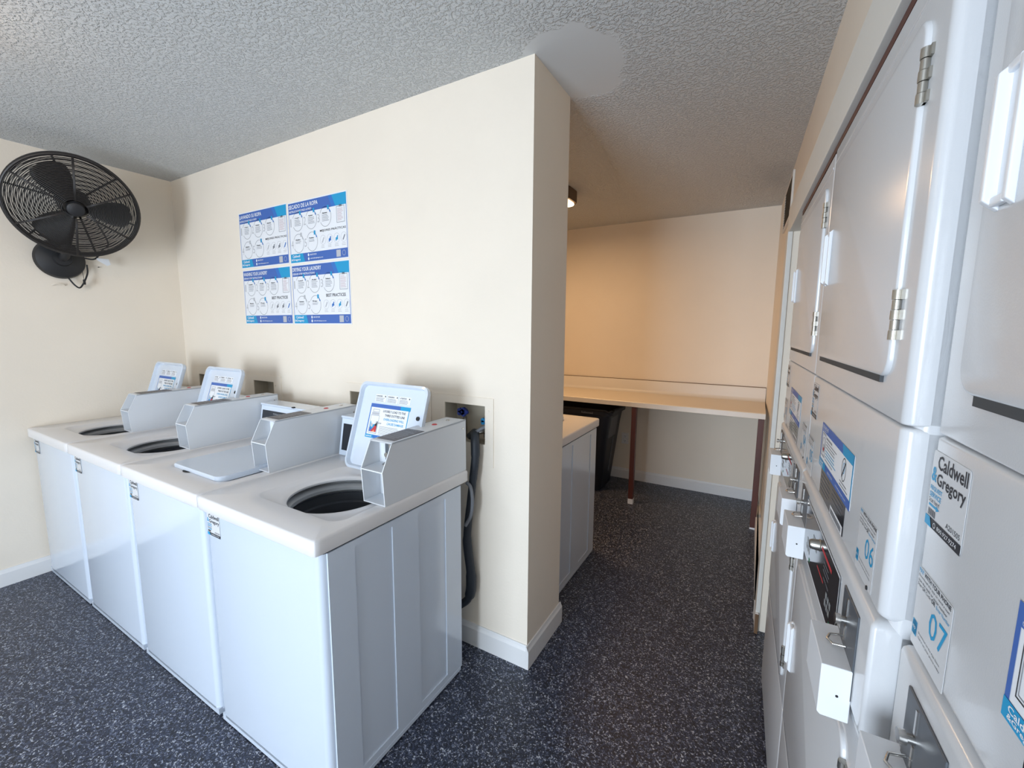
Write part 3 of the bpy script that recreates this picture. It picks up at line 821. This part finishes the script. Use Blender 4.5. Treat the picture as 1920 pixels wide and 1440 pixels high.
def bez(pts, n=8):
    """Catmull-Rom through pts"""
    P_ = [Vector(p) for p in pts]; P_ = [2*P_[0]-P_[1]]+P_+[2*P_[-1]-P_[-2]]; out = []
    for i in range(1, len(P_)-2):
        for k in range(n):
            t = k/n; a, b, c, d = P_[i-1:i+3]
            out.append(.5*((2*b)+(c-a)*t+(2*a-5*b+4*c-d)*t*t+(3*b-a-3*c+d)*t**3))
    out.append(P_[-2]); return out
hs = empty('drain_hose', (-.25, -.045, 0), 0, 'thick dark drain hose hanging behind the nearest washer from the valve pocket', 'hose')
MB().tube(bez([(-.08, .075, 1.02), (-.04, .055, 1.045), (-.008, .012, 1.035), (.002, .0, .95), (-.012, .0, .84), (-.030, .0, .70), (-.045, .0, .55), (-.024, .0, .38), (-.036, -.0, .27), (-.10, -.0, .20)]),
          [.017]*8+[.020]*8+[.020]*8+[.018]*8+[.017]*8+[.018]*8+[.021]*8+[.024]*8+[.018]*9, 14).build('hose_sleeve', M['rubber'], hs, smooth=True)
MB().tube(bez([(-.03, .045, 1.055), (-.008, .030, 1.062), (.012, .04, 1.076), (.026, .055, 1.084)]), .008, 10).build('hose_clip', M['cord'], hs, smooth=True)
hc = empty('inlet_hose', (-.255, -.085, 0), 0, 'thin grey inlet hose looping down between the nearest washer and the wall', 'hose')
MB().tube(bez([(-.02, .01, .84), (.0, .012, .82), (.010, .012, .76), (.002, .01, .69), (-.02, .0, .64)]), .008, 10).build('hose_body', M['cord'], hc, smooth=True)

# =================================================================== FAN
def make_fan():
    base = Vector((XL, -.622, 1.92)); hub = Vector((-2.608, -.612, 2.182)); n = Vector((.88, -.20, -.43)).normalized(); RC = .275
    f = empty('wall_fan', base, 0, 'black oscillating wall fan with round wire cage mounted high on the left wall', 'fan')
    L = lambda v: Vector(v)-base
    MB().lathe([(.112, 0), (.116, .012), (.108, .035), (.075, .052), (.045, .058), (.04, .075), (0, .08)], (0, 0, 0), (1, 0, 0), n=48).build('wall_base', M['blackp'], f, smooth='auto')
    back = hub-n*.17
    MB().tube(bez([(.06, 0, 0), (.12, 0, .02), (.16, .0, .08), L(back)+Vector((.0, 0, -.04)), L(back)], 8), .022, 14).build('support_arm', M['blackp'], f, smooth=True)
    MB().lathe([(0, -.20), (.045, -.195), (.07, -.17), (.075, -.09), (.06, -.055), (0, -.05)], L(hub), n, n=32).build('motor', M['blackp'], f, smooth='auto')
    a = n.orthogonal().normalized()
    up = (Vector((0, 0, 1))-n*n.z).normalized(); rt = up.cross(n).normalized()
    def pt(r, t, h): return L(hub)+n*h+(rt*math.cos(t)+up*math.sin(t))*r
    cg = MB()
    cg.lathe([(RC-.006, -.018), (RC+.008, -.020), (RC+.010, .016), (RC-.008, .020), (RC-.006, -.018)], L(hub)-n*.02, n, n=80)
    def hfront(r): return .035*(1-(r/RC)**2)+.005
    def hback(r): return -.045-.055*(1-(r/RC)**2)
    NR = 34
    for k in range(NR):
        r = .055+(RC-.060)*k/(NR-1)
        cg.tube([pt(r, 2*PI*j/56, hfront(r)) for j in range(56)], .0021, 5, True)
    for k in range(20):
        r = .08+(RC-.085)*k/19
        cg.tube([pt(r, 2*PI*j/48, hback(r)) for j in range(48)], .0020, 5, True)
    for q in range(6):
        for dd in (-.07, -.025, .025, .07):
            t = q*PI/3+.5
            cg.tube([pt(r, t+dd*.05/r*.9, hfront(r)+.002) for r in (.05, .12, .19, RC)], .0022, 5)
            cg.tube([pt(r, t+.3+dd*.05/r*.9, hback(r)-.002) for r in (.07, .14, .21, RC)], .0022, 5)
    cg.tube([pt(RC, 0, 0)]*1+[pt(RC, .01, -.01)], .002, 5)
    cage = cg.build('cage', M['black'], f, smooth=True)
    MB().lathe([(0, .046), (.032, .045), (.037, .041), (.037, .034), (0, .032)], L(hub), n, n=32).build('cage_cap', M['blackp'], cage, smooth='auto')
    MB().lathe([(0, .020), (.04, .018), (.05, -.01), (.045, -.035), (0, -.035)], L(hub), n, n=28).build('hub', M['blackp'], f, smooth='auto')
    for q in range(3):
        t0 = R(12)+q*2*PI/3+R(-15)
        bl = MB(); rows = []
        for i in range(11):
            s = i/10; r = .04+s*.20
            wd = (.022+.062*math.sin(min(1, s*1.15)*PI*.62))*(1 if s < .8 else math.sqrt(max(.04, 1-((s-.8)/.2)**2)))
            tw = .55*(1-.5*s)
            row = []
            for j in range(7):
                c = (j/6-.5)*2*wd
                p = pt(r, t0, -.012) + (-(rt*math.sin(t0))+up*math.cos(t0))*(c*math.cos(tw)) + n*(c*math.sin(tw)-.25*c*c/.05*.2)
                row.append(p)
            rows.append(row)
        top = [[bl.bm.verts.new(p+n*.0012) for p in r_] for r_ in rows]; bot = [[bl.bm.verts.new(p-n*.0012) for p in r_] for r_ in rows]
        for i in range(10):
            for j in range(6):
                bl._f([top[i][j], top[i][j+1], top[i+1][j+1], top[i+1][j]]); bl._f([bot[i][j], bot[i+1][j], bot[i+1][j+1], bot[i][j+1]])
        for i in range(10):
            bl._f([top[i][0], top[i+1][0], bot[i+1][0], bot[i][0]]); bl._f([top[i][6], bot[i][6], bot[i+1][6], top[i+1][6]])
        for j in range(6): bl._f([top[10][j], top[10][j+1], bot[10][j+1], bot[10][j]])
        bl.build('blade', M['black'], f, smooth=True)
    # power cords and pull chain
    MB().tube(bez([(.03, .10, .02), (.05, .15, .02), (.05, .19, .08), (.12, .20, .13), L(hub)-n*.12+Vector((0, .05, 0))], 8), .0045, 8).build('cord', M['blackp'], f, smooth=True)
    MB().tube(bez([(.03, .02, -.105), (.035, .05, -.155), (.035, .075, -.16), (.035, .11, -.08), (.03, .115, -.02)], 8), .0045, 8).build('cord', M['blackp'], f, smooth=True)
    MB().tube([(.05, .085, -.06), (.05, .088, -.115)], .0015, 6).box(.045, .053, .083, .094, -.145, -.115).build('pull_switch', M['blackp'], f)
    return f
make_fan()
tg = MB().prism([(-.036, .02), (.022, .022), (.030, -.012), (.012, -.022), (-.036, .008)], 0, .0012, 'x').build('paper_tag', M['white'])
tg.location = (XL+.06, -.43, 1.925); tag(tg, 'small white paper tag hanging from the cord of the wall fan', 'tag')
nl = MB().cyl((0, 0, 0), (.012, 0, 0), .003, n=8).build('wall_nail', M['black']); nl.location = (XL, -.445, 1.895); tag(nl, 'small dark nail in the left wall just below the paper tag', 'nail')
hk = MB().tube(bez([(0, .03, 0), (.012, .02, .004), (.014, -.01, .006), (.006, -.03, -.004)]), .003, 6).build('wall_hook', M['wall'], smooth=True)
hk.location = (XL+.002, -.64, 1.765); tag(hk, 'small cream painted hook on the left wall below the fan', 'hook')

# =================================================================== ALCOVE
ct = empty('folding_table', (-.5, 2.42, 0), 0, 'long beige laminate folding counter with backsplash on red-brown wood legs', 'table')
t0x, t1x = -1.69, 1.385
MB().prism([(-.335, .866), (-.340, .872), (-.340, .904), (-.334, .911), (.292, .911), (.292, .866)], t0x, t1x, 'x').build('tabletop', [M['lam']], ct, smooth='auto')
MB().prism([(.255, .9112), (.275, .914), (.288, .924), (.292, .94), (.293, 1.022), (.297, 1.029), (.3085, 1.030), (.3085, .9112)], t0x, t1x, 'x').build('backsplash', M['lamedge'], ct, smooth='auto')
MB().box(t0x, t1x, .300, .3088, 1.0302, 1.0345).build('caulk_line', M['rawwood'], ct)
MB().box(t0x, t1x, -.3415, -.3395, .868, .906).build('front_edge', M['lamedge'], ct)
MB().box(t0x, t1x, .285, .3, .82, .866).build('wall_cleat', M['redwood'], ct)
for (x, y) in ((.397, -.335), (1.340, -.335)):
    lg = MB().box(x, x+.040, y, y+.045, .045 if x < 1 else .012, .866).build('leg', M['redwood'], ct, bevel=.002)
    MB().box(x-.001, x+.041, y-.001, y+.046, 0, .046 if x < 1 else .013).build('leg_tip', M['white'], lg)
lg = MB().box(-1.60, -1.56, -.335, -.29, .0, .866).build('leg', M['redwood'], ct, bevel=.002)

bn = empty('trash_bin', (-.78, 2.40, 0), 0, 'large dark navy plastic trash bin with grey side panel under the folding counter', 'bin')
b = MB(); RZ = [(0, .36, .17), (.02, .375, .185), (.74, .455, .235), (.745, .485, .25), (.79, .49, .25), (.79, .47, .235), (.10, .36, .17)]
prev = None
for (z, hx, hy) in RZ:
    cur = [b.bm.verts.new((p[0], p[1], z)) for p in rrect(-hx, hx, -hy, hy, .06, 5)]
    if prev: 
        for k in range(len(cur)): b._f([prev[k], prev[(k+1) % len(cur)], cur[(k+1) % len(cur)], cur[k]])
    else: b._f(cur[::-1])
    prev = cur
b._f(prev)
b.build('bin_body', M['bin'], bn, smooth='auto')
def side(z): return .375+(z-.02)/.72*.08
h = MB()
h.prism([(side(.52)+.004, .52), (side(.735)+.006, .735), (side(.735)-.02, .735), (side(.52)-.02, .52)], -.16, .06, 'y')
h.build('side_grip', M['bing'], bn)
MB().prism([(side(.16)+.006, .16), (side(.50)+.006, .50), (side(.50)-.02, .50), (side(.16)-.02, .16)], .0, .018, 'y').build('side_rib', M['bing'], bn)
lb = MB(); pts = []
rim = rrect(-.496, .496, -.256, .256, .06, 8)
m_ = len(rim)
lb.tube([(p[0], p[1], .79+.008*math.sin(k*1.7)+.006*math.sin(k*.6)) for k, p in enumerate(rim)], .012, 8, True)
lb.build('bag_edge', M['blackp'], bn, smooth=True)
a = Art(); a.text('Rubbermaid', 0, 0, .11, .018, 'pgrey', 1, True)
a.build('bin_lettering', plane_mtx((.20, -.2525, .755), (1, 0, 0), (0, 0, 1)), bn)

ou = empty('wall_outlet', (-.318, YB, .42), 0, 'white duplex power outlet on the alcove wall between the bin and the table leg', 'outlet')
MB().box(-.035, .035, -.006, 0, -.057, .057).build('cover_plate', M['trimw'], ou, bevel=.002)
for z in (-.024, .024):
    s_ = MB().cyl((0, -.006, z), (0, -.009, z), .0165, n=20).build('socket', M['white'], ou, smooth='auto')
    MB().box(-.008, -.005, -.0096, -.009, z-.004, z+.008).box(.005, .008, -.0096, -.009, z-.004, z+.008).cyl((0, -.009, z-.009), (0, -.0096, z-.009), .003, n=10).build('socket_slots', M['pblack'], s_)

lf = empty('ceiling_lamp', (-.80, 1.52, ZC), 0, 'brown sided ceiling lamp with a glowing warm underside, half hidden behind the pillar', 'lamp')
MB().prism(rrect(-.345, .345, -.11, .11, .05, 6), -.085, -.0, 'z').build('lamp_housing', M['brownlamp'], lf, bevel=.004)
MB().prism(rrect(-.33, .33, -.095, .095, .05, 6), -.102, -.085, 'z').build('diffuser', M['warm'], lf, bevel=.008)

gr = empty('vent_grille', (wx(1.94), 1.94, 2.36), math.atan(.035), 'brown louvred vent grille high on the right wall near the alcove corner', 'vent')
MB().box(-.012, 0, -.26, -.235, -.14, .14).box(-.012, 0, .235, .26, -.14, .14).box(-.012, 0, -.235, .235, -.14, -.12).box(-.012, 0, -.235, .235, .12, .14).build('frame', M['casing'], gr, bevel=.002)
MB().box(-.004, -.001, -.235, .235, -.12, .12).build('backing', M['dark'], gr)
g = MB()
for k in range(14):
    z = -.112+k*.0172; g.prism([(-.004, z+.008), (-.012, z), (-.0105, z-.001), (-.003, z+.0065)], -.235, .235, 'y')
g.build('louvres', M['grille'], gr)

# ceiling lamp of the front room (above and left of the frame, gives the warm glow)
l2 = empty('ceiling_lamp', (-1.55, -1.45, ZC), 0, 'round warm ceiling lamp above the washers, outside the upper left of the photo', 'lamp')
MB().cyl((0, 0, -.03), (0, 0, 0), .15, n=40).build('lamp_base', M['trimw'], l2, bevel=.003)
MB().lathe([(.13, -.03), (.135, -.05), (.11, -.09), (.06, -.11), (0, -.115)], n=36).build('diffuser', M['warm'], l2, smooth=True)

# =================================================================== LIGHT
def area(name, loc, rot, sx, sy, power, col):
    l = bpy.data.lights.new(name, 'AREA'); l.shape = 'RECTANGLE'; l.size = sx; l.size_y = sy; l.energy = power; l.color = col
    o = bpy.data.objects.new(name, l); COL.objects.link(o); o.location = loc; o.rotation_euler = rot; return o
area('doorway_daylight', ((DX0+DX1)/2, YR-.02, 1.06), (R(90), 0, 0), DX1-DX0-.02, 2.06, 168, (.76, .87, 1.0))
def point(name, loc, p, col, r=.08):
    l = bpy.data.lights.new(name, 'POINT'); l.energy = p; l.color = col; l.shadow_soft_size = r
    o = bpy.data.objects.new(name, l); COL.objects.link(o); o.location = loc; return o
area('alcove_lamp_light', (-.80, 1.52, ZC-.108), (0, 0, 0), .6, .17, 17, (1., .62, .32))
point('front_lamp_light', (-1.55, -1.45, ZC-.17), 5, (1., .66, .36), .1)

w = bpy.data.worlds.new('World'); SC.world = w; w.use_nodes = True
nt = w.node_tree; bg = nt.nodes['Background']
sky = nt.nodes.new('ShaderNodeTexSky'); sky.sky_type = 'NISHITA'; sky.sun_disc = False; sky.sun_elevation = R(50); sky.sun_rotation = R(20)
nt.links.new(sky.outputs['Color'], bg.inputs['Color']); bg.inputs['Strength'].default_value = .25

# =================================================================== CAMERA
cam = bpy.data.cameras.new('Camera'); co = bpy.data.objects.new('Camera', cam); COL.objects.link(co)
cam.sensor_width = 36; cam.lens = 801.73/1920*36; cam.clip_start = .02
yaw, pitch, roll = .5233, -.1259, .0077
fw = Vector((-math.sin(yaw)*math.cos(pitch), math.cos(yaw)*math.cos(pitch), math.sin(pitch)))
r = Vector((math.cos(yaw), math.sin(yaw), 0)); u = r.cross(fw)
r2 = r*math.cos(roll)+u*math.sin(roll); u2 = -r*math.sin(roll)+u*math.cos(roll)
mw = Matrix((r2, u2, -fw)).transposed().to_4x4(); mw.translation = Vector((.8126, -1.5619, 1.5137))
co.matrix_world = mw
SC.camera = co
vs = SC.view_settings; vs.view_transform = 'Standard'; vs.look = 'None'; vs.gamma = 1; vs.exposure = -0.03; vs.use_curve_mapping = False
SC.cycles.use_denoising = True
SC.cycles.max_bounces = 10; SC.cycles.diffuse_bounces = 6
